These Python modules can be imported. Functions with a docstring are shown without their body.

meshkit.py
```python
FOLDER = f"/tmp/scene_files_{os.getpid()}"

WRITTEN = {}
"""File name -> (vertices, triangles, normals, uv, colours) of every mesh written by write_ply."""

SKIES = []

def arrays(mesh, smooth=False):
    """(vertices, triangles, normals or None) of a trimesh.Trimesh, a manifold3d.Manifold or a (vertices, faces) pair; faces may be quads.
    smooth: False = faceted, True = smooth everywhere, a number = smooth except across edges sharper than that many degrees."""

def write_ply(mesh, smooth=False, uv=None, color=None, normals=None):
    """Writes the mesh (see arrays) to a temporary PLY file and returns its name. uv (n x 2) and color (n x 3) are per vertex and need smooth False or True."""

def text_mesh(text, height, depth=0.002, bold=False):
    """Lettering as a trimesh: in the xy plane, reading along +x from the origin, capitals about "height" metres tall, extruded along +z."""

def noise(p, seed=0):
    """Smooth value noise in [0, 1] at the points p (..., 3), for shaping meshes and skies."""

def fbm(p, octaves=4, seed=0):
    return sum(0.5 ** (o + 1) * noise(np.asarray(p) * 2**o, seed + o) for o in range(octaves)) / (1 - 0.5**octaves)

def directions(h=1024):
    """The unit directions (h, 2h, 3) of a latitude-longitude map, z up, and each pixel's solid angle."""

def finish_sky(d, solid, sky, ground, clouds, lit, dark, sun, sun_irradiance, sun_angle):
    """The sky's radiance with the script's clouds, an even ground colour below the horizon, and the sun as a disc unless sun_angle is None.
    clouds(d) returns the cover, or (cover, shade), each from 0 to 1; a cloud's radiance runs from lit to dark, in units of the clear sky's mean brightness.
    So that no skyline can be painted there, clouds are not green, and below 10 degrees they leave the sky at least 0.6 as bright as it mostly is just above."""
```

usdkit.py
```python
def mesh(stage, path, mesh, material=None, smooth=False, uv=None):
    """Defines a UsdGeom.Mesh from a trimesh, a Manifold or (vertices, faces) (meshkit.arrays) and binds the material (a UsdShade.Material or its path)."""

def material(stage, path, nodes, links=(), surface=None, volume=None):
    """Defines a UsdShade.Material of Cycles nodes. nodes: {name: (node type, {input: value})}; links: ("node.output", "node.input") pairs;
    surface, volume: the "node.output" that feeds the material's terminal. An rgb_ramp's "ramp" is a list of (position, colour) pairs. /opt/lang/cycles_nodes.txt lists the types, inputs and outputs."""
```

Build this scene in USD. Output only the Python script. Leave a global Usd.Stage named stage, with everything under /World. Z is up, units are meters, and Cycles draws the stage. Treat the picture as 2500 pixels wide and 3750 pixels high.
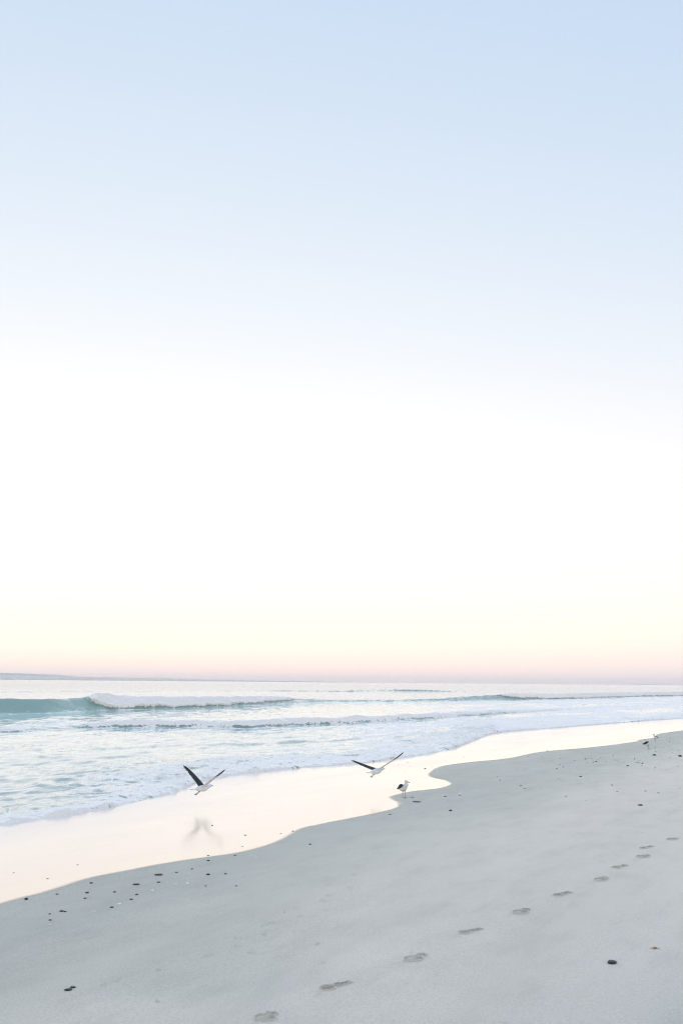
import math, random
import numpy as np, trimesh, usdkit, meshkit
import manifold3d as m3
from pxr import Usd, UsdGeom, UsdLux, UsdShade, Gf, Sdf, Vt

random.seed(7)
rng = np.random.default_rng(7)
stage = Usd.Stage.CreateInMemory()
UsdGeom.SetStageUpAxis(stage, 'Z')
UsdGeom.SetStageMetersPerUnit(stage, 1.0)
world = UsdGeom.Xform.Define(stage, '/World')
stage.SetDefaultPrim(world.GetPrim())
LOOK = '/World/Looks/'

# ------------------------------------------------------------------ camera
EYE = 2.9                                   # metres above the sea
FOC = 3646.0                                # 35 mm on a 24 mm wide frame, for a 2500 pixel wide picture
PITCH = math.atan((2499.5 - 1875) / FOC)
ROLL = 0.0080
R0 = np.array([1.0, 0, 0]); F0 = np.array([0, math.cos(PITCH), math.sin(PITCH)]); U0 = np.array([0, -math.sin(PITCH), math.cos(PITCH)])
CR = math.cos(ROLL) * R0 + math.sin(ROLL) * U0
CU = -math.sin(ROLL) * R0 + math.cos(ROLL) * U0
cam = UsdGeom.Camera.Define(stage, '/World/camera')
cam.CreateFocalLengthAttr(35.0); cam.CreateHorizontalApertureAttr(24.0)
cam.AddTransformOp().Set(Gf.Matrix4d(*CR, 0, *CU, 0, *(-F0), 0, 0, 0, EYE, 1))
cam.CreateFStopAttr(2.8); cam.CreateFocusDistanceAttr(30.0)
cam.CreateClippingRangeAttr(Gf.Vec2f(0.1, 200000.0))
cam.CreateExposureAttr(1.14)

# ------------------------------------------------------------------ sky and sun
SUN_EL, SUN_AZ = math.radians(3.0), math.radians(165.0)
SKY_STRENGTH = 0.1
sky = UsdLux.DomeLight.Define(stage, '/World/sky')
sky_mat = usdkit.material(stage, LOOK + 'sky', {
    's': ('sky_texture', dict(sky_type='single_scattering', sun_disc=False, sun_elevation=SUN_EL, sun_rotation=SUN_AZ,
                              air_density=1.0, aerosol_density=0.5, ozone_density=0.5, altitude=0.0)),
    'q': ('separate_color', dict(color_type='rgb')),
    'k': ('mix', dict(mix_type='multiply', fac=1.0, color2=(0.905, 0.465, 0.070))),
    'k2': ('mix', dict(mix_type='multiply', fac=1.0, color2=(0.830, 0.770, 0.490))),
    'j': ('mix', dict(mix_type='add', fac=1.0)),
    'v': ('mix', dict(mix_type='add', fac=1.0, color2=(0.98, 2.01, 3.44))),        # thin even veil of high cloud
    'w': ('mix', dict(mix_type='darken', fac=1.0, color2=(5.35, 4.92, 4.85))),
    'b': ('background_shader', dict(strength=SKY_STRENGTH))},
    [('s.color', 'q.color'), ('q.r', 'k.color1'), ('q.b', 'k2.color1'), ('k.color', 'j.color1'), ('k2.color', 'j.color2'), ('j.color', 'v.color1'), ('v.color', 'w.color1'), ('w.color', 'b.color')], surface='b.background')
UsdShade.MaterialBindingAPI.Apply(sky.GetPrim()).Bind(sky_mat)
sky.GetPrim().SetCustomDataByKey('kind', 'structure')
sun = UsdLux.DistantLight.Define(stage, '/World/sun')
sun.CreateNormalizeAttr(True); sun.CreateIntensityAttr(0.12); sun.CreateAngleAttr(20.0); sun.CreateColorAttr(Gf.Vec3f(1.0, 0.86, 0.72))
sun.AddRotateZOp().Set(-math.degrees(SUN_AZ)); sun.AddRotateXOp().Set(90 - math.degrees(SUN_EL) - 180)

# ------------------------------------------------------------------ helpers
counts = {}
def numbered(path):
    k = counts.get(path, -1) + 1; counts[path] = k
    return path if k == 0 else f'{path}_{k:03d}'
def keys(p, label=None, category=None, group=None, kind=None):
    for k, v in (('label', label), ('category', category), ('group', group), ('kind', kind)):
        if v: p.SetCustomDataByKey(k, v)
    return p
def thing(name, loc, label, category, group=None):
    x = UsdGeom.Xform.Define(stage, numbered('/World/' + name)); x.AddTranslateOp().Set(Gf.Vec3d(*map(float, loc)))
    keys(x.GetPrim(), label, category, group)
    return str(x.GetPath())
def put(parent, name, mesh, mat, smooth=False, loc=None, attrs=None):
    m = usdkit.mesh(stage, numbered(parent + '/' + name), mesh, LOOK + mat, smooth)
    if loc is not None: m.AddTranslateOp().Set(Gf.Vec3d(*map(float, loc)))
    for k, a in (attrs or {}).items():
        a = np.asarray(a, np.float32)
        if a.ndim == 1: UsdGeom.PrimvarsAPI(m).CreatePrimvar(k, Sdf.ValueTypeNames.FloatArray, 'vertex').Set(Vt.FloatArray.FromNumpy(a))
        else: UsdGeom.PrimvarsAPI(m).CreatePrimvar(k, Sdf.ValueTypeNames.Color3fArray, 'vertex').Set(Vt.Vec3fArray.FromNumpy(a))
    return m
def put_grid(parent, name, V, F, N, mat, attrs):
    """A mesh with its own normals: V, N (n x 3), F triangles into V; only the vertices used are kept."""
    a_, b_, c_ = (V[F[:, k]] for k in range(3))
    down = np.cross(b_ - a_, c_ - a_)[:, 2] < 0
    if down.mean() > .5: F = F[:, ::-1]
    if N[:, 2].mean() < 0: N = -N
    used = np.unique(F); back = np.zeros(len(V), np.int64); back[used] = np.arange(len(used))
    m = usdkit.mesh(stage, numbered(parent + '/' + name), (V[used], back[F]), LOOK + mat, False)
    m.CreateNormalsAttr(Vt.Vec3fArray.FromNumpy(N[used].astype(np.float32))); m.SetNormalsInterpolation('vertex')
    for k, a in attrs.items():
        UsdGeom.PrimvarsAPI(m).CreatePrimvar(k, Sdf.ValueTypeNames.FloatArray, 'vertex').Set(Vt.FloatArray.FromNumpy(np.asarray(a[used], np.float32)))
    return m
def normals(V, F):
    n = np.zeros_like(V); f = np.cross(V[F[:, 1]] - V[F[:, 0]], V[F[:, 2]] - V[F[:, 0]])
    for k in range(3): np.add.at(n, F[:, k], f)
    return n / np.maximum(np.linalg.norm(n, axis=1, keepdims=True), 1e-12)
def grid_faces(nr, nc):
    i, j = np.meshgrid(np.arange(nr - 1), np.arange(nc - 1), indexing='ij')
    a = (i * nc + j).ravel(); b = a + 1; c = a + nc + 1; d = a + nc
    return np.vstack([np.stack([a, b, c], 1), np.stack([a, c, d], 1)])
def ray(px, py):
    a = (np.asarray(px, float) - 1250) / FOC; b = (1875 - np.asarray(py, float)) / FOC
    return F0 + a[..., None] * CR + b[..., None] * CU
def at(px, py, z):
    d = ray(px, py); t = (z - EYE) / d[..., 2]
    return np.stack([d[..., 0] * t, d[..., 1] * t, np.broadcast_to(z, t.shape)], -1)
def fbm2(x, y, sx, sy, octaves, seed):
    return meshkit.fbm(np.stack([x / sx, y / sy, np.full_like(x, 0.37)], -1), octaves, seed) * 2 - 1
def sstep(a, b, x):
    t = np.clip((x - a) / (b - a), 0, 1); return t * t * (3 - 2 * t)

# ------------------------------------------------------------------ the lie of the beach
EDGE_PX = np.array([(-900, 3600), (-500, 3460), (-200, 3375), (0, 3317), (80, 3293), (159, 3275), (263, 3241), (343, 3215), (478, 3191), (598, 3167), (717, 3149), (861, 3132), (957, 3109), (1020, 3089),
    (1068, 3062), (1108, 3036), (1156, 3026), (1250, 3007), (1330, 2992), (1409, 2976), (1457, 2962), (1479, 2952), (1475, 2944), (1458, 2935), (1441, 2926), (1434, 2919), (1452, 2912), (1513, 2898), (1585, 2892),
    (1633, 2885), (1658, 2875), (1661, 2869), (1640, 2857), (1590, 2847), (1575, 2838), (1577, 2829), (1601, 2811), (1633, 2800), (1728, 2788), (1848, 2779), (1905, 2769), (1943, 2759), (2007, 2749), (2127, 2741),
    (2246, 2729), (2318, 2719), (2345, 2715), (2335, 2711), (2395, 2704), (2412, 2699), (2404, 2694), (2418, 2687), (2500, 2676), (2620, 2662), (2800, 2640), (3100, 2612)], float)
EDGE_Z = 0.12
EDGE = at(EDGE_PX[:, 0], EDGE_PX[:, 1], EDGE_Z)[:, :2]
for _ in range(2):                                                     # Chaikin: rounds the corners of the traced line
    q = np.empty((2 * len(EDGE) - 2, 2)); q[0::2] = .75 * EDGE[:-1] + .25 * EDGE[1:]; q[1::2] = .25 * EDGE[:-1] + .75 * EDGE[1:]
    EDGE = q
A0, A1 = at(np.array([0.]), np.array([3317.]), EDGE_Z)[0, :2], at(np.array([2500.]), np.array([2676.]), EDGE_Z)[0, :2]
ALONG = (A1 - A0) / np.linalg.norm(A1 - A0); LAND = np.array([ALONG[1], -ALONG[0]])   # along the shore, and landward
ORIGIN = A0
def shore(x, y):
    """(distance along the shore, distance landward of the line of the last wash)"""
    return (x - ORIGIN[0]) * ALONG[0] + (y - ORIGIN[1]) * ALONG[1], (x - ORIGIN[0]) * LAND[0] + (y - ORIGIN[1]) * LAND[1]
D0 = shore(EDGE[:, 0], EDGE[:, 1])[1].max() + 0.2
def terrain(x, y, rough=True):
    u, d = shore(x, y)
    t = np.clip(d - D0, 0, None)
    z = EDGE_Z + 0.012 * np.clip(d, -9, D0 + 40) - 0.05 * np.clip(-9 - d, 0, 30)
    z = z + 0.17 * (t - 1.6 * (1 - np.exp(-t / 1.6))) * (t < 9) + 0.17 * (9 - 1.6) * (t >= 9)
    if rough:
        z = z + np.clip(t / 2.0, 0, 1) * (0.012 * fbm2(u, d, 2.6, 1.5, 3, 3) + 0.004 * fbm2(u, d, .5, .3, 2, 5))
    return z
def on_sand(px, py):
    """Where the ray through a point of the picture meets the beach."""
    d = ray(np.array([float(px)]), np.array([float(py)]))[0]
    lo, hi = 0.5, 400.0
    f = lambda t: EYE + d[2] * t - float(terrain(np.array([d[0] * t]), np.array([d[1] * t]), False)[0])
    ts = np.geomspace(1.0, 400, 400)
    vals = EYE + d[2] * ts - terrain(d[0] * ts, d[1] * ts, False)
    k = int(np.argmax(vals < 0)); lo, hi = ts[k - 1], ts[k]
    for _ in range(40):
        m = .5 * (lo + hi)
        if f(m) > 0: lo = m
        else: hi = m
    t = .5 * (lo + hi); x, y = d[0] * t, d[1] * t
    return np.array([x, y, float(terrain(np.array([x]), np.array([y]))[0])])
def seg_distance(P, L):
    best = np.full(len(P), 1e9)
    for a, b in zip(L[:-1], L[1:]):
        ab = b - a; t = np.clip(((P - a) @ ab) / max(ab @ ab, 1e-12), 0, 1)
        best = np.minimum(best, np.linalg.norm(P - (a + t[:, None] * ab), axis=1))
    return best
def inside(P, poly):
    r = np.zeros(len(P), bool); x, y = P.T
    for (x0, y0), (x1, y1) in zip(poly, np.roll(poly, -1, 0)):
        c = (y0 > y) != (y1 > y)
        r ^= c & (x < (x1 - x0) * (y - y0) / (y1 - y0 + 1e-18) + x0)
    return r

# ------------------------------------------------------------------ materials
def mat(name, nodes, links, surface): return usdkit.material(stage, LOOK + name, nodes, links, surface=surface)
def sand_material(name, fresh):
    return mat(name, {
        'g': ('geometry', {}), 'damp': ('attribute', dict(attribute='damp')), 'dist': ('attribute', dict(attribute='disturbed')),
        'map': ('mapping', dict(mapping_type='point', rotation=(0, 0, math.atan2(ALONG[0], ALONG[1])), scale=(1, 1, 1))),
        'flat': ('mapping', dict(mapping_type='point', scale=(1.0, 0.35, 1.0))),
        'big': ('noise_texture', dict(scale=0.55, detail=4.0, roughness=0.55)),
        'streak': ('noise_texture', dict(scale=2.6, detail=5.0, roughness=0.6)),
        'grain': ('noise_texture', dict(scale=45.0, detail=6.0, roughness=0.8)),
        'fine': ('noise_texture', dict(scale=900.0, detail=1.0, roughness=0.5)),
        'c1': ('rgb_ramp', dict(ramp=[(0.30, (.585, .533, .466)), (0.70, (.640, .584, .510))])),
        'c2': ('mix', dict(mix_type='multiply', fac=0.65)),
        'r2': ('rgb_ramp', dict(ramp=[(0.28, (.86, .86, .86)), (0.5, (1, 1, 1)), (0.75, (1.06, 1.06, 1.05))])),
        'c3': ('mix', dict(mix_type='multiply', fac=0.8)),
        'r3': ('rgb_ramp', dict(ramp=[(0.30, (.66, .66, .66)), (0.52, (1, 1, 1)), (0.72, (1.15, 1.15, 1.15))])),
        'wet': ('mix', dict(mix_type='multiply', color2=(.74, .80, .80))),
        'dis': ('mix', dict(mix_type='mix', color2=(.515, .475, .38))),
        'dg': ('math', dict(math_type='multiply', value2=0.9, use_clamp=True)),
        'h': ('math', dict(math_type='multiply_add', value2=0.6)),
        'bump': ('bump', dict(strength=0.35, distance=0.004)),
        'p': ('principled_bsdf', dict(roughness=0.75, specular_ior_level=0.25, diffuse_roughness=0.4))},
        [('g.position', 'map.vector'), ('map.vector', 'flat.vector'), ('flat.vector', 'big.vector'), ('flat.vector', 'streak.vector'), ('g.position', 'grain.vector'), ('g.position', 'fine.vector'),
         ('big.fac', 'c1.fac'), ('c1.color', 'c2.color1'), ('streak.fac', 'r2.fac'), ('r2.color', 'c2.color2'), ('c2.color', 'c3.color1'), ('grain.fac', 'r3.fac'), ('r3.color', 'c3.color2'),
         ('c3.color', 'wet.color1'), ('damp.fac', 'wet.fac'), ('wet.color', 'dis.color1'), ('dist.fac', 'dg.value1'), ('dg.value', 'dis.fac'),
         ('grain.fac', 'h.value1'), ('fine.fac', 'h.value3'), ('h.value', 'bump.height'),
         ('dis.color', 'p.base_color'), ('bump.normal', 'p.normal')], 'p.BSDF')
sand_material('sand', False)

mat('wash', {   # a skin of water on fine sand; its rim thins out
    'g': ('geometry', {}), 'sd': ('attribute', dict(attribute='rim')),
    'map': ('mapping', dict(mapping_type='point', rotation=(0, 0, math.atan2(ALONG[0], ALONG[1])), scale=(1, 1, 1))),
    'flat': ('mapping', dict(mapping_type='point', scale=(1.0, 0.22, 1.0))),
    'n1': ('noise_texture', dict(scale=0.6, detail=4.0, roughness=0.6)), 'n2': ('noise_texture', dict(scale=7.0, detail=4.0, roughness=0.65)),
    'grain': ('noise_texture', dict(scale=160.0, detail=2.0)),
    'base': ('rgb_ramp', dict(ramp=[(0.0, (.80, .61, .44)), (0.45, (.73, .585, .455)), (1.0, (.53, .47, .425))])),
    'thin': ('math', dict(math_type='multiply_add', value2=.17)), 'tn': ('math', dict(math_type='multiply_add', value2=.5, value3=-.25)),
    'rr': ('map_range', dict(from_min=0.35, from_max=0.68, to_min=0.09, to_max=0.17, clamp=True)),
    'bump': ('bump', dict(strength=0.30, distance=0.004)),
    'w': ('math', dict(math_type='multiply_add', value2=0.06, value3=-0.03)), 's': ('math', dict(math_type='add')),
    'f': ('map_range', dict(range_type='smoothstep', from_min=-0.004, from_max=0.13, to_min=0.0, to_max=1.0, clamp=True)),
    'p': ('principled_bsdf', dict(ior=1.42, specular_ior_level=0.58, specular_tint=(1.0, .985, .965))),
    't': ('transparent_bsdf', {}), 'm': ('mix_closure', {})},
    [('g.position', 'map.vector'), ('map.vector', 'flat.vector'), ('flat.vector', 'n1.vector'), ('flat.vector', 'n2.vector'), ('g.position', 'grain.vector'), ('n1.fac', 'tn.value1'), ('tn.value', 'thin.value3'), ('sd.fac', 'thin.value1'), ('thin.value', 'base.fac'), ('base.color', 'p.base_color'),
     ('n1.fac', 'rr.value'), ('rr.result', 'p.roughness'), ('n2.fac', 'bump.height'), ('bump.normal', 'p.normal'),
     ('n2.fac', 'w.value1'), ('w.value', 's.value1'), ('sd.fac', 's.value2'), ('s.value', 'f.value'), ('f.result', 'm.fac'), ('t.BSDF', 'm.closure1'), ('p.BSDF', 'm.closure2')], 'm.closure')

mat('sea', {    # water with foam where the mesh says there is foam
    'g': ('geometry', {}), 'foam': ('attribute', dict(attribute='foam')), 'deep': ('attribute', dict(attribute='deep')), 'chop': ('attribute', dict(attribute='chop')),
    'map': ('mapping', dict(mapping_type='point', rotation=(0, 0, math.atan2(ALONG[0], ALONG[1])), scale=(1, 1, 1))),
    'flat': ('mapping', dict(mapping_type='point', scale=(1.0, 0.33, 1.0))),
    'n1': ('noise_texture', dict(scale=2.4, detail=5.0, roughness=0.66, distortion=0.4)),
    'n2': ('noise_texture', dict(scale=1.3, detail=5.0, roughness=0.6)),
    'lace': ('voronoi_texture', dict(feature='distance_to_edge', scale=3.4, randomness=1.0)),
    'nn': ('map_range', dict(from_min=0.28, from_max=0.72, to_min=0.0, to_max=0.72, clamp=True)),
    'lr': ('map_range', dict(from_min=0.0, from_max=0.30, to_min=0.0, to_max=0.30, clamp=True)),
    'a1': ('math', dict(math_type='add')), 'a2': ('math', dict(math_type='multiply_add', value2=0.85, value3=0.10)), 'a3': ('math', dict(math_type='subtract')),
    'fr': ('map_range', dict(range_type='smoothstep', from_min=-0.10, from_max=0.10, to_min=0, to_max=1, clamp=True)),
    'body': ('mix', dict(mix_type='mix', color1=(.27, .335, .325), color2=(.29, .42, .385))),
    'nc': ('vector_math', dict(math_type='subtract', vector2=(.5, .5, .5))), 'nk': ('vector_math', dict(math_type='multiply', vector2=(1.1, 1.7, 0.0))),
    'ns': ('vector_math', dict(math_type='scale')), 'na': ('vector_math', dict(math_type='add')), 'nz': ('vector_math', dict(math_type='normalize')),
    'w': ('principled_bsdf', dict(roughness=0.07, ior=1.333)),
    'fb': ('bump', dict(strength=0.8, distance=0.08)),
    'fm': ('principled_bsdf', dict(base_color=(.92, .855, .80), roughness=0.85, specular_ior_level=0.1, subsurface_weight=0.0)),
    'm': ('mix_closure', {})},
    [('g.position', 'map.vector'), ('map.vector', 'flat.vector'), ('map.vector', 'n1.vector'), ('flat.vector', 'n2.vector'), ('map.vector', 'lace.vector'),
     ('n1.fac', 'nn.value'), ('lace.distance', 'lr.value'), ('nn.result', 'a1.value1'), ('lr.result', 'a1.value2'), ('a1.value', 'a2.value1'), ('foam.fac', 'a3.value1'), ('a2.value', 'a3.value2'), ('a3.value', 'fr.value'),
     ('deep.fac', 'body.fac'), ('body.color', 'w.base_color'), ('n2.color', 'nc.vector1'), ('nc.vector', 'nk.vector1'), ('nk.vector', 'ns.vector1'), ('chop.fac', 'ns.scale'), ('g.normal', 'na.vector1'), ('ns.vector', 'na.vector2'), ('na.vector', 'nz.vector1'), ('nz.vector', 'w.normal'),
     ('n1.fac', 'fb.height'), ('fb.normal', 'fm.normal'), ('fr.result', 'm.fac'), ('w.BSDF', 'm.closure1'), ('fm.BSDF', 'm.closure2')], 'm.closure')

def plain(name, color, rough=0.6, vary=0.25, scale=60.0, spec=0.5):
    a, b = [c * (1 - vary) for c in color], [min(1, c * (1 + vary)) for c in color]
    mat(name, {'t': ('texture_coordinate', {}), 'n': ('noise_texture', dict(scale=scale, detail=4.0, roughness=0.6)), 'r': ('rgb_ramp', dict(ramp=[(0.3, a), (0.7, b)])),
               'b': ('bump', dict(strength=0.3, distance=0.003)), 'p': ('principled_bsdf', dict(roughness=rough, specular_ior_level=spec))},
        [('t.object', 'n.vector'), ('n.fac', 'r.fac'), ('r.color', 'p.base_color'), ('n.fac', 'b.height'), ('b.normal', 'p.normal')], 'p.BSDF')
plain('dark_stone', (.035, .037, .042), 0.5)
plain('grey_stone', (.13, .125, .12), 0.6)
plain('brown_stone', (.12, .085, .06), 0.6)
plain('white_shell', (.80, .78, .74), 0.45, 0.1)
plain('pale_shell', (.62, .60, .56), 0.5, 0.12)
plain('kelp', (.020, .020, .016), 0.35, 0.3)
plain('tan_shell', (.42, .33, .22), 0.5)
plain('orange_shell', (.48, .17, .07), 0.45)
plain('beak_yellow', (.60, .42, .10), 0.4, 0.1)
plain('beak_dark', (.16, .05, .04), 0.4, 0.1)
plain('eye', (.02, .02, .02), 0.2, 0.1)
plain('far_land', (.62, .60, .57), 0.9, 0.2, 0.004)
plain('twig', (.16, .13, .10), 0.8)
mat('feathers', {'c': ('attribute', dict(attribute='plumage')), 't': ('texture_coordinate', {}), 'n': ('noise_texture', dict(scale=45.0, detail=4.0)), 'r': ('rgb_ramp', dict(ramp=[(0.3, (.86, .86, .86)), (0.7, (1.05, 1.05, 1.05))])),
                 'x': ('mix', dict(mix_type='multiply', fac=1.0)), 'p': ('principled_bsdf', dict(roughness=0.75, specular_ior_level=0.2, sheen_weight=0.1))},
    [('c.color', 'x.color1'), ('t.object', 'n.vector'), ('n.fac', 'r.fac'), ('r.color', 'x.color2'), ('x.color', 'p.base_color')], 'p.BSDF')

# ------------------------------------------------------------------ beach sand
FOOTPRINTS = [((945, 3742), (1005, 3712), 1), ((1146, 3634), (1311, 3593), 0), ((1460, 3533), (1577, 3490), 1), ((1661, 3427), (1782, 3399), 0), ((1867, 3354), (1949, 3328), 1), ((2010, 3287), (2106, 3265), 0),
              ((2174, 3232), (2229, 3212), 1), ((2235, 3183), (2302, 3169), 0), ((2333, 3144), (2376, 3133), 1), ((2340, 3110), (2394, 3100), 0), ((2439, 3080), (2487, 3070), 1)]
TRACKS = [(1323, 3171, 60), (1303, 3204, 46), (1201, 3215, 36), (1204, 3243, 40), (1203, 3280, 44), (1286, 3252, 26), (1092, 3331, 40), (1046, 3341, 24), (1097, 3358, 30), (996, 3384, 44), (970, 3390, 34), (972, 3427, 40), (870, 3437, 26),
          (869, 3465, 34), (924, 3490, 40), (762, 3503, 50), (1161, 3458, 24), (388, 3607, 34), (434, 3592, 26), (1183, 3527, 30), (1185, 3302, 40), (580, 3556, 30), (575, 3669, 26)]
MARKS = [(2042, 2956, 28), (2277, 2873, 36), (2163, 2877, 26), (2078, 2877, 20), (2147, 2927, 28), (2191, 2929, 22), (2375, 2947, 28), (2458, 2944, 22), (2102, 3034, 18), (2131, 3034, 22), (2268, 3028, 22), (2316, 3026, 38), (2442, 3018, 32), (2486, 3018, 26),
         (2228, 2976, 22), (2112, 2952, 28), (2096, 2963, 24), (1790, 3048, 40), (1770, 3042, 26)]
def prints_frame(a, b):
    A, B = on_sand(*a), on_sand(*b)
    c = .5 * (A + B)[:2]; e = (B - A)[:2]; L = np.linalg.norm(e)
    return c, e / L, max(0.24, min(L, 0.33))
frames = [(*prints_frame(a, b), k) for a, b, k in FOOTPRINTS]
small = [(on_sand(x, y), w) for x, y, w in TRACKS + MARKS]
def relief(x, y):
    """(height, disturbed) of the footprints, bird tracks and scuffs."""
    z = np.zeros_like(x); dist = np.zeros_like(x)
    for k, (c, e, L, kind) in enumerate(frames):
        s, t = (x - c[0]) * e[0] + (y - c[1]) * e[1], -(x - c[0]) * e[1] + (y - c[1]) * e[0]
        m = (abs(s) < .5 * L + .45) & (abs(t) < .20)
        if not m.any(): continue
        s, t, X, Y = s[m], t[m], x[m], y[m]
        n = fbm2(X, Y, .07, .07, 4, 40 + k); n2 = fbm2(X, Y, .022, .022, 3, 80 + k)
        if kind:       # broad print: the ball of the foot, and the heel as an oval of its own
            f = np.minimum(((s + .10 * L) / (.34 * L)) ** 2 + (t / .088) ** 2 + .70 * n, ((s - .37 * L) / (.17 * L)) ** 2 + ((t - .012) / .056) ** 2 + .10 * n + .12)
        else:          # the other foot only broke the crust: a blob, and two grooves
            f = np.minimum(((s + .30 * L) / (.21 * L)) ** 2 + (t / .062) ** 2 + .85 * n, ((s - .24 * L) / (.30 * L)) ** 2 + ((np.abs(t - .004) - .022) / .017) ** 2 + .60 * n + .10)
        hole = 1 - sstep(.62, 1.0, f)
        rim = sstep(.70, 1.0, f) * (1 - sstep(1.0, 1.7, f))
        trail = np.exp(-((t + .01 * n) / .035) ** 2) * sstep(-.40, -.02, -(s + .5 * L) * -1) * (s < -.3 * L) * (1 - sstep(.25, .42, -(s + .3 * L)))
        side = np.clip(.6 - t / .07, .1, 1.4) if kind else np.clip(.6 + t / .06, .1, 1.4)
        dz = -.018 * hole * side * (1 + .9 * n2) + .014 * rim * (1 + 1.5 * n) + .004 * n2 * np.clip(rim + trail, 0, 1)
        z[m] += dz; dist[m] = np.maximum(dist[m], np.clip(.62 * hole + .35 * rim * (.5 + n) + .45 * trail * (n2 > -.15), 0, 1))
    for k in range(len(frames) - 1):
        a, b = frames[k][0], frames[k + 1][0]; ab = b - a
        t = ((x - a[0]) * ab[0] + (y - a[1]) * ab[1]) / (ab @ ab); q = np.abs(-(x - a[0]) * ab[1] + (y - a[1]) * ab[0]) / np.linalg.norm(ab)
        m = (t > 0) & (t < 1) & (q < .16)
        if not m.any(): continue
        n = fbm2(x[m], y[m], .16, .06, 4, 170 + k)
        h = np.exp(-(q[m] / .075) ** 2) * sstep(.0, .16, n) * (.45 + .55 * sstep(.3, .9, t[m]))
        z[m] += .006 * h * n; dist[m] = np.maximum(dist[m], .95 * h)
    for k, (p, w) in enumerate(small):
        R = w * np.hypot(p[0], p[1]) / FOC
        dx, dy = x - p[0], y - p[1]
        m = (abs(dx) < R) & (abs(dy) < 2.2 * R)
        if not m.any(): continue
        n = fbm2(x[m], y[m], R * .35, R * .5, 4, 140 + k)
        g = np.exp(-(dx[m] / (.55 * R)) ** 2 - (dy[m] / (.9 * R)) ** 2) + .75 * n
        h = sstep(.55, .95, g)
        z[m] -= .010 * h; dist[m] = np.maximum(dist[m], .7 * h)
    return z, dist
def sand_surface(x, y):
    z = terrain(x, y); dz, dist = relief(x, y)
    u, d = shore(x, y)
    damp = 1 - sstep(-.3, 1.0, (d - 1.6 + 0.9 * fbm2(u, d, 5, 2.2, 3, 11)) / 3.2)
    damp = np.clip(damp + .55 * sstep(.05, .5, fbm2(u, d, 3.2, 1.4, 3, 12)) * np.exp(-((u + 4) / 5.0) ** 2) * (d < 9), 0, 1)
    return z + dz, damp, dist
az = np.concatenate([np.linspace(math.radians(-60), math.radians(-22), 60)[:-1], np.linspace(math.radians(-22), math.radians(24), 1150), np.linspace(math.radians(24), math.radians(75), 70)[1:]])
rr = np.concatenate([[2.2, 2.8, 3.3, 3.7], 1 / np.linspace(1 / 4.0, 1 / 130, 560), [160, 220, 320, 500]])
Rg, Ag = np.meshgrid(rr, az, indexing='ij')
X, Y = Rg * np.sin(Ag), Rg * np.cos(Ag)
x, y = X.ravel(), Y.ravel()
z, damp, dist = sand_surface(x, y)
V = np.stack([x, y, z], 1); F = grid_faces(len(rr), len(az))[:, ::-1]
cen = V[F].mean(1); u_, d_ = shore(cen[:, 0], cen[:, 1])
keep = d_ > -26
def local(c, e, P): return np.stack([(P[:, 0] - c[0]) * e[0] + (P[:, 1] - c[1]) * e[1], -(P[:, 0] - c[0]) * e[1] + (P[:, 1] - c[1]) * e[0]], 1)
PATCH_S, PATCH_T = 0.30, 0.15
for c, e, L, k in frames:
    q = local(c, e, cen); lim = np.array([PATCH_S - .035, PATCH_T - .03])
    near = (np.abs(q) < lim + .2).all(1)
    idx = np.where(near)[0]
    cut = np.ones(len(idx), bool)
    for j in range(3): cut &= (np.abs(local(c, e, V[F[idx, j]])) < lim).all(1)
    keep[idx[cut]] = False
F = F[keep]
N = normals(V, F)
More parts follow.
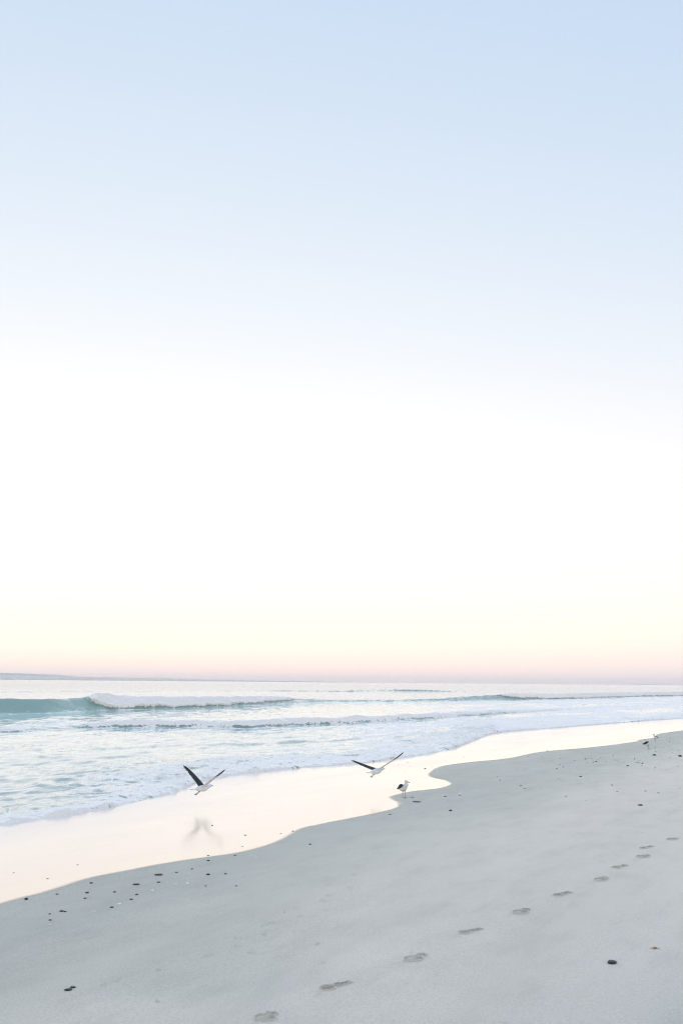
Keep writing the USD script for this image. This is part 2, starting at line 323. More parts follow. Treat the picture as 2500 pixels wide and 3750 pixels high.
g = put_grid('/World', 'beach_sand', V, F, N, 'sand', dict(damp=damp, disturbed=dist))
keys(g.GetPrim(), 'smooth pale grey beach sand sloping down to the wash', kind='structure')
for c, e, L, k in frames:
    s, t = np.meshgrid(np.linspace(-PATCH_S, PATCH_S, 121), np.linspace(-PATCH_T, PATCH_T, 61), indexing='ij')
    x = (c[0] + s * e[0] - t * e[1]).ravel(); y = (c[1] + s * e[1] + t * e[0]).ravel()
    z, dm, ds = sand_surface(x, y)
    rimq = np.minimum(PATCH_S - np.abs(s), PATCH_T - np.abs(t)).ravel()
    Fp = grid_faces(121, 61)
    Vp = np.stack([x, y, z], 1); Np = normals(Vp, Fp)
    if Np[:, 2].mean() < 0: Fp = Fp[:, ::-1]; Np = -Np
    Vp[:, 2] -= .004 * (1 - sstep(0, .02, rimq)) - .0004
    put_grid('/World/beach_sand', 'footprint', Vp, Fp, Np, 'sand', dict(damp=dm, disturbed=ds))

# ------------------------------------------------------------------ the sheet of wash (wet, mirroring sand)
FOAM_PX = np.array([(-700, 3130), (-350, 3085), (-100, 3046), (0, 3031), (120, 3012), (239, 2994), (399, 2966), (510, 2940), (606, 2918), (640, 2909), (672, 2894), (708, 2877), (765, 2858), (845, 2842), (956, 2829), (1116, 2814), (1250, 2806),
    (1330, 2800), (1409, 2790), (1489, 2779), (1569, 2767), (1660, 2747), (1700, 2730), (1728, 2718), (1770, 2700), (1815, 2684), (1928, 2675), (2047, 2667), (2167, 2657), (2286, 2649), (2406, 2640), (2500, 2635), (2650, 2622), (2850, 2606), (3150, 2587)], float)
FE = at(FOAM_PX[:, 0], FOAM_PX[:, 1], 0.03)
fe_az, fe_r = np.arctan2(FE[:, 0], FE[:, 1]), np.hypot(FE[:, 0], FE[:, 1])
o = np.argsort(fe_az); fe_az, fe_r = fe_az[o], fe_r[o]
def foam_edge(a):
    return np.exp(np.interp(a, fe_az, np.log(fe_r)))
taz = np.linspace(math.radians(-34), math.radians(28), 620)
a_, rlim = taz, foam_edge(taz)
rows = np.linspace(0, 1, 420)
ea, er = np.arctan2(EDGE[:, 0], EDGE[:, 1]), np.hypot(EDGE[:, 0], EDGE[:, 1])
lo_r = np.array([er[np.argsort(np.abs(ea - a))[:9]].min() for a in taz]); lo_r = np.array([lo_r[max(0, i - 30):i + 31].min() for i in range(len(lo_r))])
lo_r = np.array([lo_r[max(0, i - 30):i + 31].mean() for i in range(len(lo_r))]) * .93 - .3
hi_r = rlim + 3.0
RR = 1 / ((1 / lo_r)[None] * (1 - rows[:, None]) + (1 / hi_r)[None] * rows[:, None])
x, y = (RR * np.sin(taz)).ravel(), (RR * np.cos(taz)).ravel()
far_side = np.array([EDGE[-1] - LAND * 60, EDGE[0] - LAND * 60])
P2 = np.stack([x, y], 1)
sd = seg_distance(P2, EDGE) * np.where(inside(P2, np.vstack([EDGE, far_side])), 1, -1)
V = np.stack([x, y, terrain(x, y, False) + .004], 1); F = grid_faces(len(rows), len(taz))[:, ::-1]
F = F[(sd[F] > -.10).any(1)]
N = np.tile([[-.012 * LAND[0], -.012 * LAND[1], 1.0]], (len(V), 1))
w = put_grid('/World', 'wash_film', V, F, N, 'wash', dict(rim=sd))
keys(w.GetPrim(), 'thin mirror of wash water lying on wet sand', kind='structure')

# ------------------------------------------------------------------ the sea: one sheet in strips, its waves and its foam
SAZ = np.linspace(math.radians(-27), math.radians(24), 1500)
def curve(px, z):
    px = np.array(px, float); P = at(px[:, 0], px[:, 1], z)
    a, r = np.arctan2(P[:, 0], P[:, 1]), np.hypot(P[:, 0], P[:, 1])
    from scipy.interpolate import PchipInterpolator
    f = PchipInterpolator(a, np.log(r))
    out = np.exp(f(np.clip(SAZ, a[0], a[-1])))
    slope = np.gradient(out, SAZ)
    return out, np.abs(out / np.hypot(out, slope))        # distance, and sine of the angle between ray and wave front
def along(px, vals):
    a = np.arctan2(ray(np.array(px, float), np.full(len(px), 2560.))[:, 0], ray(np.array(px, float), np.full(len(px), 2560.))[:, 1])
    return np.interp(SAZ, a, vals)
r_edge = foam_edge(SAZ)
# the breaking wave: foot of its front
rA, sA = curve([(-500, 2624), (-200, 2620), (0, 2616), (160, 2613), (319, 2606), (480, 2599), (640, 2595), (797, 2590), (1060, 2578), (1250, 2573), (1450, 2571), (1640, 2569), (1840, 2565), (2100, 2561), (2300, 2554), (2500, 2549), (2800, 2541)], 0.0)
hA = along([-500, -100, 0, 160, 240, 330, 480, 640, 797, 950, 1060, 1250, 1450, 1600, 1700, 1800, 1840, 2000, 2290, 2500, 2800], [1.0, 1.25, 1.26, 1.22, 1.20, 1.28, 1.02, .92, .88, .80, .66, .36, .30, .48, .70, .92, .92, .85, .82, .80, .8])
rB, sB = curve([(-500, 2690), (0, 2684), (160, 2676), (250, 2669), (319, 2666), (478, 2663), (717, 2662), (860, 2666), (1010, 2661), (1090, 2655), (1240, 2652), (1390, 2646), (1560, 2636), (1700, 2626), (1860, 2615), (2050, 2602), (2300, 2588), (2800, 2566)], 0.02)
hB = along([-500, 0, 100, 180, 260, 330, 480, 717, 860, 1010, 1240, 1500, 1860, 2050, 2200, 2800], [.2, .26, .16, .12, .14, .24, .30, .30, .34, .34, .36, .36, .30, .20, .10, .1])
rC, sC = curve([(-500, 2537), (600, 2534), (1000, 2532), (1270, 2534), (1460, 2532), (1640, 2534), (2000, 2533), (2800, 2533)], 0.0)
hC = along([-500, 900, 1050, 1250, 1320, 1560, 1650, 1750, 2800], [.12, .2, .32, .30, .62, .62, .25, .05, 0])
# the back of the swash: where smooth water turns to foam
rD, sD = curve([(-500, 2960), (-200, 2935), (0, 2908), (79, 2894), (130, 2878), (150, 2860), (186, 2850), (277, 2831), (356, 2811), (494, 2801), (620, 2790), (739, 2786), (818, 2777), (976, 2770), (1240, 2762), (1438, 2720), (1596, 2680), (1730, 2655), (1850, 2648), (2047, 2643), (2300, 2632), (2500, 2622), (2800, 2605)], 0.05)
rD = np.maximum(rD, r_edge * 1.02 + .5)
NR = 470
rows = np.linspace(0, 1, NR)
RG = np.empty((NR, len(SAZ)))
cand = np.linspace(0, 1, 2600)
for j in range(len(SAZ)):
    r = 1 / ((1 / r_edge[j]) * (1 - cand) + (1 / 40000.0) * cand)
    dr = np.gradient(r)
    w = 1.0 / r_edge[j] - 1 / 40000.0
    dens = 250 * (1 / r ** 2) / w
    dens += 110 * np.exp(-((r - rA[j] - 1.6 / sA[j]) / (2.1 / sA[j])) ** 2) / (3.7 / sA[j])
    dens += 45 * np.exp(-((r - rB[j] - .5 / sB[j]) / (.9 / sB[j])) ** 2) / (1.6 / sB[j])
    dens += 25 * np.exp(-((r - rC[j] - 1.5 / sC[j]) / (2.0 / sC[j])) ** 2) / (3.5 / sC[j])
    dens += 40 * np.exp(-((r - r_edge[j]) / .25) ** 2) / .22
    c = np.cumsum(dens * dr); c = (c - c[0]) / (c[-1] - c[0])
    RG[:, j] = np.interp(rows, c, r)
A2 = np.broadcast_to(SAZ, RG.shape)
X, Y = RG * np.sin(A2), RG * np.cos(A2)
U, D = shore(X, Y)
sea_level = EDGE_Z + .012 * np.clip(D, -9, 0)
from scipy.ndimage import uniform_filter1d
r_soft = uniform_filter1d(r_edge, 220, mode='nearest')
sE = r_soft / np.hypot(r_soft, np.gradient(r_soft, SAZ))
e = (RG - r_edge) * sE                                        # metres behind the front of the foam, square to it
Z = np.where(D > -9, sea_level + .035 * sstep(0, .5, e), 0) + np.where(D > -9, 0, (sea_level + .035) * (1 - sstep(9, 16, -D)))
px_of = lambda pts: along([p[0] for p in pts], [p[1] for p in pts])
def front(q, lead, back): return np.where(q > 0, np.exp(-(q / lead) ** 2), np.exp(-(q / back) ** 2))
# distance seaward (-) / shoreward (+) of each crest
leadA = 1.35
qA = (rA + 1.9 / sA - RG) * sA
wobA = .5 * fbm2(U, D, 9, 60, 3, 21)
profA = np.where(qA > 0, 1 - sstep(0, 2.2, qA) ** .8, np.exp(-(qA / 5.5) ** 2))
ZA = hA * profA
qB = (rB + .75 / sB - RG) * sB + .40 * fbm2(U, D, 6.0, 60, 3, 22)
hBn = hB * (1 + .45 * fbm2(U, D, 6.0, 40, 3, 23))
ZB = .85 * hBn * np.where(qB > 0, 1 - sstep(0, 1.05, qB), np.exp(-(qB / 3.0) ** 2))
qC = (rC + 2.2 / sC - RG) * sC
ZC = hC * np.where(qC > 0, 1 - sstep(0, 3.0, qC), np.exp(-(qC / 7) ** 2))
Z = Z + ZA + ZB + ZC
# low lines of old waves running up the beach
old_foam = np.zeros_like(Z)
for k, (f, hh) in enumerate(((.16, .09), (.34, .12), (.52, .10), (.70, .13), (.86, .10))):
    rk = rD + f * (rB - rD)
    qk = (rk - RG) * sB + .9 * fbm2(U, D, 9, 60, 3, 210 + k)
    wk = px_of([(-500, .25), (500, .35), (1000, .7), (1400, 1), (2500, 1)]) * np.clip(.35 + 1.8 * fbm2(U, D, 11, 60, 3, 220 + k), 0, 1.2)
    Z += hh * wk * np.where(qk > 0, 1 - sstep(0, .7, qk), np.exp(-(qk / 1.4) ** 2))
    old_foam = np.maximum(old_foam, wk * (.75 * np.exp(-((qk + .15) / .55) ** 2) + .45 * (qk < 0) * np.exp(-(qk / 2.2) ** 2)) * px_of([(-500, .3), (700, .4), (1200, .85), (2500, 1)]))
for k, (f, hh) in enumerate(((.30, .14), (.62, .16))):
    rk = rB + f * (rA - rB)
    qk = (rk - RG) * sB + 1.2 * fbm2(U, D, 14, 80, 3, 230 + k)
    wk = px_of([(-500, .1), (700, .2), (1300, .6), (1800, 1), (2500, 1)]) * np.clip(.3 + 1.8 * fbm2(U, D, 16, 80, 3, 240 + k), 0, 1.2)
    Z += hh * wk * np.where(qk > 0, 1 - sstep(0, .9, qk), np.exp(-(qk / 2.0) ** 2))
    old_foam = np.maximum(old_foam, wk * (.75 * np.exp(-((qk + .15) / .7) ** 2) + .4 * (qk < 0) * np.exp(-(qk / 3.0) ** 2)))
# ripples, longer than they are wide, along the shore
calm = sstep(1.0, 6.0, e)
fade = 1 / (1 + (RG / 260) ** 2)
rip = .025 * sstep(25, 60, RG) * fbm2(U, D, 6, 2.6, 3, 30) + .070 * fbm2(U, D, 1.9, .9, 3, 31) + .070 * fbm2(U, D, .8, .42, 3, 32) + .012 * fbm2(U, D, 8, 3.2, 2, 33)
smooth_strip = 1 - .72 * np.exp(-((RG - rA - 9 / sA) * sA / 6) ** 2) - .55 * np.exp(-((RG - rA + 3 / sA) * sA / 2.4) ** 2)
Z += rip * calm * fade * np.clip(smooth_strip, .15, 1)
faceA = sstep(-.3, .4, qA) * (1 - sstep(1.9, 2.5, qA))
comb = fbm2(U + 1.6 * qA, qA, .55, 2.6, 4, 34)
Z += (.05 + .07 * sstep(1.0, .5, hA)) * comb * faceA * hA ** .5
# foam
spill = px_of([(-500, 0), (300, 0), (325, .25), (352, .75), (400, 1), (480, 1), (900, .9), (1000, .8), (1062, .35), (1085, 0), (1815, 0), (1850, .5), (1900, .9), (2100, 1), (2800, 1)])
depth = px_of([(300, .2), (340, .9), (400, 1.42), (480, 1.66), (640, 1.70), (797, 1.55), (950, 1.28), (1060, .75), (1100, .3), (1810, .3), (1860, .9), (2000, 1.35), (2290, 1.5), (2800, 1.5)])
rag = fbm2(U, D * .2, 1.3, 5, 4, 41)
lowerA = depth * (1 + .24 * rag + .22 * fbm2(U, D * .1, 4.5, 5, 2, 42))
foamA = spill * sstep(-.9, -.05, qA + .12 * rag) * (1 - sstep(lowerA - .06, lowerA + .10, qA))
foamA = np.clip(foamA * 1.6, 0, 1)
streakA = faceA * ((.14 + .34 * sstep(.7, 1.9, qA)) * sstep(-.1, .45, fbm2(U + 2.6 * qA, qA, .35, 3.0, 4, 43))) + (.55 + .25 * px_of([(-500, 0), (350, 0), (500, 1), (2800, 1)])) * sstep(1.4, 2.2, qA) * (1 - sstep(2.3, 4.2, qA)) * sstep(-.35, .5, fbm2(U, D, 3, 1.2, 3, 44))
bB = px_of([(-500, .9), (0, 1), (85, .95), (125, .3), (190, .15), (300, .6), (420, 1), (1700, 1), (1950, .8), (2100, .35), (2300, 0)])
foamB = bB * sstep(-.9, -.1, qB) * (1 - sstep(.52, .92, qB + .30 * rag))
backB = px_of([(-500, .7), (0, .75), (300, .72), (900, .68), (1500, .6), (2000, .5), (2500, .4)])
fieldB = backB * sstep(-10.5, -7.5, qB + 1.6 * fbm2(U, D, 8, 3, 3, 45)) * (1 - sstep(-.6, .2, qB)) * (.60 + .95 * fbm2(U, D, 4.0, 1.4, 4, 46))
aheadB = .80 * sstep(.15, .6, qB) * (1 - sstep(1.2, 4.0, qB)) * (.5 + fbm2(U, D, 2, .8, 3, 47))
sw = np.clip((RG - r_edge) / np.maximum(rD - r_edge, .3), 0, 2.0)     # 0 at the front of the swash, 1 at its back
dens0 = px_of([(-500, .16), (0, .20), (150, .28), (300, .48), (450, .74), (620, .90), (900, .90), (1250, .78), (1600, .78), (2000, .80), (2800, .82)])
lip_w = px_of([(-500, .9), (0, 1.0), (300, 1.4), (600, 2.4), (1000, 3), (1800, 3), (2800, 4)])
lump_n = fbm2(U, D, 1.5, .8, 4, 48)
near_ = 1 - sstep(28, 55, RG)
hole_n = near_ * fbm2(U, D, 1.3, 1.0, 4, 57) + (1 - near_) * 1.2 * fbm2(U, D, 3.2, 1.8, 4, 59)
foamS = np.maximum(dens0 * (1 - sstep(.75, 1.12, sw + .22 * lump_n)) * (.74 + .35 * lump_n + .95 * hole_n) + .30 * sstep(.15, .5, fbm2(U, D, 2.2, .45, 4, 58)) * (sw < 1), (.74 + .55 * hole_n) * (1 - sstep(.35, 1.0, e / lip_w + .35 * lump_n)))
cream = px_of([(-500, .1), (0, .14), (800, .16), (1300, .34), (1700, .40), (2100, .42), (2500, .40)])
patch = cream * (1 - sstep(.9, 4.5, sw)) * np.clip(.9 + 2.4 * fbm2(U, D, 7, 2.6, 4, 65), 0, 1.8) + .26 * sstep(.12, .5, fbm2(U, D, 7, 2.4, 4, 49)) * (RG < rB) + px_of([(-500, 0), (1200, .0), (1700, .30), (2500, .42)]) * (RG < rA) * (RG > r_edge) * np.clip(.9 + 2.6 * fbm2(U, D, 16, 6, 4, 66), 0, 1.8)
foam = np.maximum.reduce([foamA, streakA, foamB, fieldB, aheadB, foamS, patch, old_foam])
foam *= 1 - sstep(200, 420, RG) * (1 - np.clip(foamA, 0, 1))
foam = np.clip(foam, 0, 1)
# raised lumps of foam
lumpA = .5 + .5 * fbm2(U, D, 1.3, .8, 4, 51); lumpB = .5 + .5 * fbm2(U, D, 1.1, .6, 3, 52); lumpS = .5 + .42 * fbm2(U, D, .8, .75, 3, 53) + .42 * fbm2(U, D, .28, .40, 3, 56)
lumpS = np.clip(lumpS, 0, 1); bigS = fbm2(U, D, 1.6, .7, 3, 54)
raise_ = foamA * hA * (.10 + .42 * lumpA) + foamB * hB * (.12 + .60 * lumpB)
inS = (1 - sstep(.9, 1.25, sw))
raise_ += inS * ((.02 + .22 * foamS) * lumpS ** 1.6 + .08 * bigS * sstep(.1, 1.0, e)) + .04 * inS * sstep(.55, .85, sw)
Z += raise_ * (1 - .0 * e)
lipz = (1 - sstep(0, .22, e))
Z = np.where(e < .3, np.maximum(Z, sea_level + .004) , Z)
Z = Z - lipz ** 2 * (Z - (sea_level - .01)) * (e < .22)
push = foamA * hA * .45 * (lumpA - .2) / sA                           # foam tumbles forward over the front
deep = px_of([(-500, 1), (330, 1), (450, .55), (700, .25), (2800, .25)]) * np.clip(faceA * np.clip(hA / .9, 0, 1.1) + .45 * faceA * (hA > .3) + .5 * np.exp(-((qB - .55) / .35) ** 2) * np.clip(hB / .3, 0, 1), 0, 1)
X, Y = (RG - push) * np.sin(A2), (RG - push) * np.cos(A2)
V = np.stack([X, Y, Z], -1).reshape(-1, 3); F = grid_faces(NR, len(SAZ))[:, ::-1]
N = normals(V, F)
if N[:, 2].mean() < 0: N = -N; F = F[:, ::-1]
fm, dp = foam.ravel(), deep.ravel()
chop = (.18 + .72 * sstep(60, 260, RG)) * np.clip(smooth_strip, .12, 1) * (.75 + .5 * fbm2(U, D, 40, 25, 2, 61))
chop = chop + .35 * (1 - sstep(.9, 1.4, sw))
chop = np.where(RG > 300, .85 + .2 * fbm2(U, D, 300, 90, 2, 62), chop)
att = dict(foam=fm, deep=dp, chop=np.clip(chop, 0, 1).ravel())
# which strip each piece belongs to
pxcol = np.interp(SAZ, np.arctan2(ray(np.arange(-700, 3200, 20.), np.full(195, 2560.))[:, 0], ray(np.arange(-700, 3200, 20.), np.full(195, 2560.))[:, 1]), np.arange(-700, 3200, 20.))
PX = np.broadcast_to(pxcol, RG.shape).ravel()
part = np.zeros(V.shape[0], int)
isface = (qA > -.5).ravel() & (qA < 2.3).ravel()
part[isface & (PX < 1330)] = 1; part[isface & (PX >= 1330)] = 3
crest = (foamA > .5).ravel()
part[crest & (PX < 1330)] = 2; part[crest & (PX >= 1330)] = 4
b_ = (foamB > .45).ravel(); part[b_ & (PX > 150) & (part == 0)] = 5; part[b_ & (PX <= 150) & (part == 0)] = 6
part[((sw < 1.0) & (foamS > .5)).ravel() & (part == 0)] = 7
fp = np.sort(part[F], 1)[:, 1]
g = put_grid('/World', 'sea', V, F[fp == 0], N, 'sea', att)
keys(g.GetPrim(), 'pale rippled sea reaching to the horizon', kind='structure')
w1 = thing('breaking_wave', (0, 0, 0), 'curling wave with a green face at left, spilling white water to its right', 'wave')
put_grid(w1, 'wave_face', V, F[fp == 1], N, 'sea', att); put_grid(w1, 'foam_crest', V, F[fp == 2], N, 'sea', att)
w2 = thing('breaking_wave', (0, 0, 0), 'distant wave at right, dark crest at its left end and a long line of foam', 'wave')
put_grid(w2, 'wave_face', V, F[fp == 3], N, 'sea', att); put_grid(w2, 'foam_crest', V, F[fp == 4], N, 'sea', att)
for k, name, lab in ((5, 'foam_line', 'long low line of broken foam between the big wave and the beach'), (6, 'foam_line', 'short stub of foam at the left edge in front of the green wave'), (7, 'swash_foam', 'wide lacy foam along the edge of the swash on the beach')):
    g = put_grid('/World', name, V, F[fp == k], N, 'sea', att)
    keys(g.GetPrim(), lab, 'foam', kind='stuff' if k == 7 else None)
# water beyond the strip that the camera looks along, out to the horizon on both sides
for a0, a1 in ((-110, -27), (24, 110)):
    aa = np.radians(np.linspace(a0, a1, 60)); rq = np.geomspace(20, 40000, 120)
    Rq, Aq = np.meshgrid(rq, aa, indexing='ij'); x, y = (Rq * np.sin(Aq)).ravel(), (Rq * np.cos(Aq)).ravel()
    u, d = shore(x, y); Vq = np.stack([x, y, np.full_like(x, .0)], 1); Fq = grid_faces(120, 60)
    Fq = Fq[(d[Fq] < -8).all(1)]; Nq = np.tile([[0, 0, 1.0]], (len(Vq), 1))
    if np.cross(Vq[Fq[0, 1]] - Vq[Fq[0, 0]], Vq[Fq[0, 2]] - Vq[Fq[0, 0]])[2] < 0: Fq = Fq[:, ::-1]
    g = put_grid('/World', 'sea', Vq, Fq, Nq, 'sea', dict(foam=np.zeros(len(Vq)), deep=np.zeros(len(Vq)), chop=np.full(len(Vq), .8)))
    keys(g.GetPrim(), 'open sea ' + ('to the left of' if a0 < 0 else 'to the right of') + ' the breaking waves', kind='structure')

# ------------------------------------------------------------------ far land
def headland(name, label, dist_, prof, deepness, seed):
    px = np.array([p[0] for p in prof], float); a = np.arctan2(ray(px, np.full(len(px), 2500.))[:, 0], ray(px, np.full(len(px), 2500.))[:, 1])
    aa = np.linspace(a[0], a[-1], 240); hh = np.interp(aa, a, [p[1] for p in prof]) / FOC * dist_
    hh = hh * (1 + .10 * meshkit.fbm(np.stack([aa * 160, aa * 0, aa * 0], 1), 4, seed))
    cs = np.array([0, .12, .35, .6, .8, 1.0]); hs = np.array([-.1, .45, .85, 1.0, .8, -.1])
    rq = dist_ + cs * deepness
    Vq = np.stack([rq[:, None] * np.sin(aa), rq[:, None] * np.cos(aa), hh[None] * hs[:, None] - 1.0 * (hs[:, None] < 0)], -1).reshape(-1, 3)
    Fq = grid_faces(6, 240)
    Nq = normals(Vq, Fq)
    if Nq[:, 2].mean() < 0: Fq = Fq[:, ::-1]; Nq = -Nq
    g = put_grid('/World', name, Vq, Fq, Nq, 'far_land', {}); keys(g.GetPrim(), label, kind='structure')
headland('headland', 'low hazy land along the left horizon', 40000, [(-900, 24), (-300, 21), (0, 16), (300, 12), (600, 9.5), (900, 5.5), (1150, 2.5), (1300, .4)], 3000, 3)
headland('headland', 'thin dark strip of farther land at the far left horizon', 43500, [(-900, 34), (-300, 27), (0, 22), (60, 22), (150, 19), (220, 17), (265, 14), (300, 8)], 600, 5)
headland('headland', 'tiny dark strip of land on the right horizon', 14000, [(2320, .2), (2340, 1.6), (2365, 2.4), (2385, 1.2), (2400, .2)], 300, 8)

# ------------------------------------------------------------------ haze
box = trimesh.creation.box((90000, 90000, 185)); box.apply_translation((0, 0, 92.5 - 6))
usdkit.material(stage, LOOK + 'haze', {'v': ('principled_volume', dict(color=(1.0, 1.0, 1.0), density=1.25e-5, anisotropy=0.8))}, [], volume='v.volume')
hz = put('/World', 'haze', box, 'haze'); keys(hz.GetPrim(), 'thin sea haze over beach and water', kind='stuff')

# ------------------------------------------------------------------ gulls
WHITE, BLACK, DARK, GREY, UNDER, LEG = (.80, .80, .79), (.022, .022, .026), (.035, .034, .036), (.30, .31, .33), (.66, .66, .65), (.30, .29, .22)
def solid(v, f, color):
    v = np.asarray(v, float); f = np.asarray(f)
    t = trimesh.Trimesh(v, f, process=False)
    if t.volume < 0: f = f[:, ::-1]
    col = np.asarray(color, float)
    if col.ndim == 1: col = np.tile(col, (len(v), 1))
    m = m3.Manifold(m3.Mesh(vert_properties=np.hstack([v, col]).astype(np.float32), tri_verts=f.astype(np.uint32)))
    assert m.status() == m3.Error.NoError, m.status()
    return m
def loft(cs, us, vs, ru, rv, color, n=18, colors=None):
    """A closed body of elliptic sections. cs centres, us and vs section axes, ru and rv radii; colors(station, angle) may shade each point."""
    ang = np.arange(n) * 2 * np.pi / n
    pts, col = [], []
    for i, (c, u, v, a, b) in enumerate(zip(cs, us, vs, ru, rv)):
        for t in ang:
            pts.append(np.asarray(c) + np.cos(t) * a * np.asarray(u) + np.sin(t) * b * np.asarray(v)); col.append(colors(i, t) if colors else color)
    k = len(cs); f = []
    for i in range(k - 1):
        for j in range(n):
            a, b = i * n + j, i * n + (j + 1) % n
            f += [(a, b, b + n), (a, b + n, a + n)]
    pts += [cs[0], cs[-1]]; col += [col[0], col[-1]]
    for j in range(n):
        f += [((j + 1) % n, j, k * n), ((k - 1) * n + j, (k - 1) * n + (j + 1) % n, k * n + 1)]
    return solid(pts, f, col)
def unit(v): v = np.asarray(v, float); return v / np.linalg.norm(v)
def chain(ps, rs, color, flat=1.0, side=None, n=16, colors=None):
    ps = np.asarray(ps, float); T = np.gradient(ps, axis=0); T /= np.linalg.norm(T, axis=1, keepdims=True)
    side = unit(side if side is not None else (1, 0, 0)); us, vs = [], []
    for t in T:
        u = unit(side - t * (side @ t)); us.append(u); vs.append(np.cross(t, u))
    return loft(ps, us, vs, rs, np.asarray(rs) * flat, color, n, colors)
def spline(ps, k):
    from scipy.interpolate import CubicSpline
    ps = np.asarray(ps, float); t = np.r_[0, np.cumsum(np.linalg.norm(np.diff(ps, axis=0), axis=1))]; t /= t[-1]
    return CubicSpline(t, ps)(np.linspace(0, 1, k))
def feathered(parent, m, name='body'):
    me = m.to_mesh(); p = me.vert_properties
    put(parent, name, (p[:, :3], me.tri_verts), 'feathers', True, attrs=dict(plumage=p[:, 3:6]))
def smooth_verts(m):
    return m
def ball(c, r, k=1):
    s = trimesh.creation.icosphere(k, r); s.apply_translation(c); return s
def cone(a, b, r, mat_=None):
    a, b = np.asarray(a, float), np.asarray(b, float); t = unit(b - a); u = unit(np.cross(t, (0, 0, 1.0) if abs(t[2]) < .9 else (1.0, 0, 0))); v = np.cross(t, u)
    n = 8; ang = np.arange(n) * 2 * np.pi / n
    ring = lambda c, q: [c + q * (np.cos(g) * u + 1.25 * np.sin(g) * v) for g in ang]
    mid = a + .62 * (b - a)
    pts = ring(a, r) + ring(mid, r * .85) + ring(b, r * .25) + [a, b]
    f = []
    for i in range(2):
        for j in range(n): p, q = i * n + j, i * n + (j + 1) % n; f += [(p, q, q + n), (p, q + n, p + n)]
    for j in range(n): f += [((j + 1) % n, j, 3 * n), (2 * n + j, 2 * n + (j + 1) % n, 3 * n + 1)]
    t = trimesh.Trimesh(np.array(pts), np.array(f), process=False)
    if t.volume < 0: t.invert()
    return t
def flying_gull(centre, heading, lift, left, right, label):
    """left, right: wing joints (root, mid, wrist, tip) as offsets in metres from the body's centre."""
    h = unit((math.sin(heading) * math.cos(lift), math.cos(heading) * math.cos(lift), math.sin(lift)))
    lf = unit(np.cross((0, 0, 1), h)); up = np.cross(h, lf)
    root = thing('gull', centre, label, 'gull', 'gulls flying low over the wash')
    st = np.array([-.25, -.19, -.10, .0, .08, .14, .18, .215, .25, .275]); rad = [.022, .045, .070, .082, .074, .056, .047, .046, .036, .014]
    drop = np.array([0, -.004, -.012, -.016, -.010, 0, .008, .012, .010, .006])
    body = chain([h * s + up * d for s, d in zip(st, drop)], rad, WHITE, .92, lf)
    tail = chain([h * s + up * .004 for s in (-.18, -.25, -.33, -.37)], [.035, .055, .085, .07], WHITE, .10, lf)
    m = body + tail
    for js, sgn in ((left, 1), (right, -1)):
        js = np.array(js, float); K = 26
        P = spline(js, K); T = np.gradient(P, axis=0); T /= np.linalg.norm(T, axis=1, keepdims=True)
        s = np.linspace(0, 1, K)
        chord = np.interp(s, [0, .15, .45, .62, .80, .93, 1], [.185, .175, .160, .140, .098, .055, .014])
        saw = 1 + .06 * np.where(np.arange(K) % 2 == 0, 1, -1) * (s > .62) * (s < .97)
        chord = chord * saw
        us, vs, cs = [], [], []
        for i in range(K):
            c = -h - T[i] * (-h @ T[i]); c = unit(c + .12 * up * (1 - s[i]) * -1)
            c = unit(c - T[i] * (c @ T[i]))
            n = np.cross(T[i], c); n = n if n @ up > 0 else -n
            us.append(c); vs.append(n); cs.append(P[i] + c * (chord[i] * .5 - .045) + T[i] * 0)
        def shade(i, t):
            upper = math.sin(t) > -.05; trail = math.cos(t) > .93
            if s[i] > .70: return BLACK
            if upper: return WHITE if trail and s[i] < .6 else DARK
            if s[i] > .62: return (.34, .34, .34)
            return WHITE if s[i] < .08 else UNDER
        m += loft(cs, us, vs, chord * .5, np.interp(s, [0, .3, 1], [.016, .010, .0035]), WHITE, 20, shade)
        for q, (i, ln, sp) in enumerate(((25, .075, .05), (24, .085, .25), (23, .085, .45), (22, .08, .70), (21, .075, .95), (20, .07, 1.2))):
            d_ = unit(T[min(i, K - 1)] + sp * us[i]); a_ = P[i] + us[i] * (chord[i] * .6 - .02)
            m += chain([a_ - d_ * .03, a_, a_ + d_ * ln * .45, a_ + d_ * ln * .75], [.010, .013, .010, .002], BLACK, .25, np.cross(vs[i], d_), 8)
    for g in (1, -1):
        a, b, c = -h * .10 + lf * .022 * g - up * .06, -h * .20 + lf * .02 * g - up * .105, -h * .26 + lf * .02 * g - up * .13
        m += chain([a, .5 * (a + b), b, .5 * (b + c), c], [.009, .006, .006, .011, .005], (.16, .16, .12), 1.0, lf, 8)
    feathered(root, m)
    put(root, 'beak', cone(h * .262 + up * .006, h * .328 - up * .004, .011), 'beak_yellow', 40)
    for g in (1, -1): put(root, 'eye', ball(h * .232 + lf * g * .037 + up * .018, .006), 'eye', True)
    return root
def from_px(px, py, dist_y):
    d = ray(np.array([float(px)]), np.array([float(py)]))[0]; return np.array([0, 0, EYE]) + d * (dist_y / d[1])
def joints(bp, D, pts):
    """pts: (px, py, metres farther away than the body)"""
    B = from_px(*bp, D); return [from_px(x, y, D + dy) - B for x, y, dy in pts]
b1 = (744, 2885); D1 = 23.7
flying_gull(from_px(*b1, D1), math.radians(38), math.radians(4), joints(b1, D1, [(744, 2880, .03), (726, 2858, .12), (704, 2834, .22), (675, 2808, .30)]), joints(b1, D1, [(752, 2879, -.03), (774, 2860, -.13), (797, 2842, -.22), (819, 2823, -.30)]),
            'left flying gull, dark wing raised over the foam edge')
b2 = (1380, 2823); D2 = 26.4
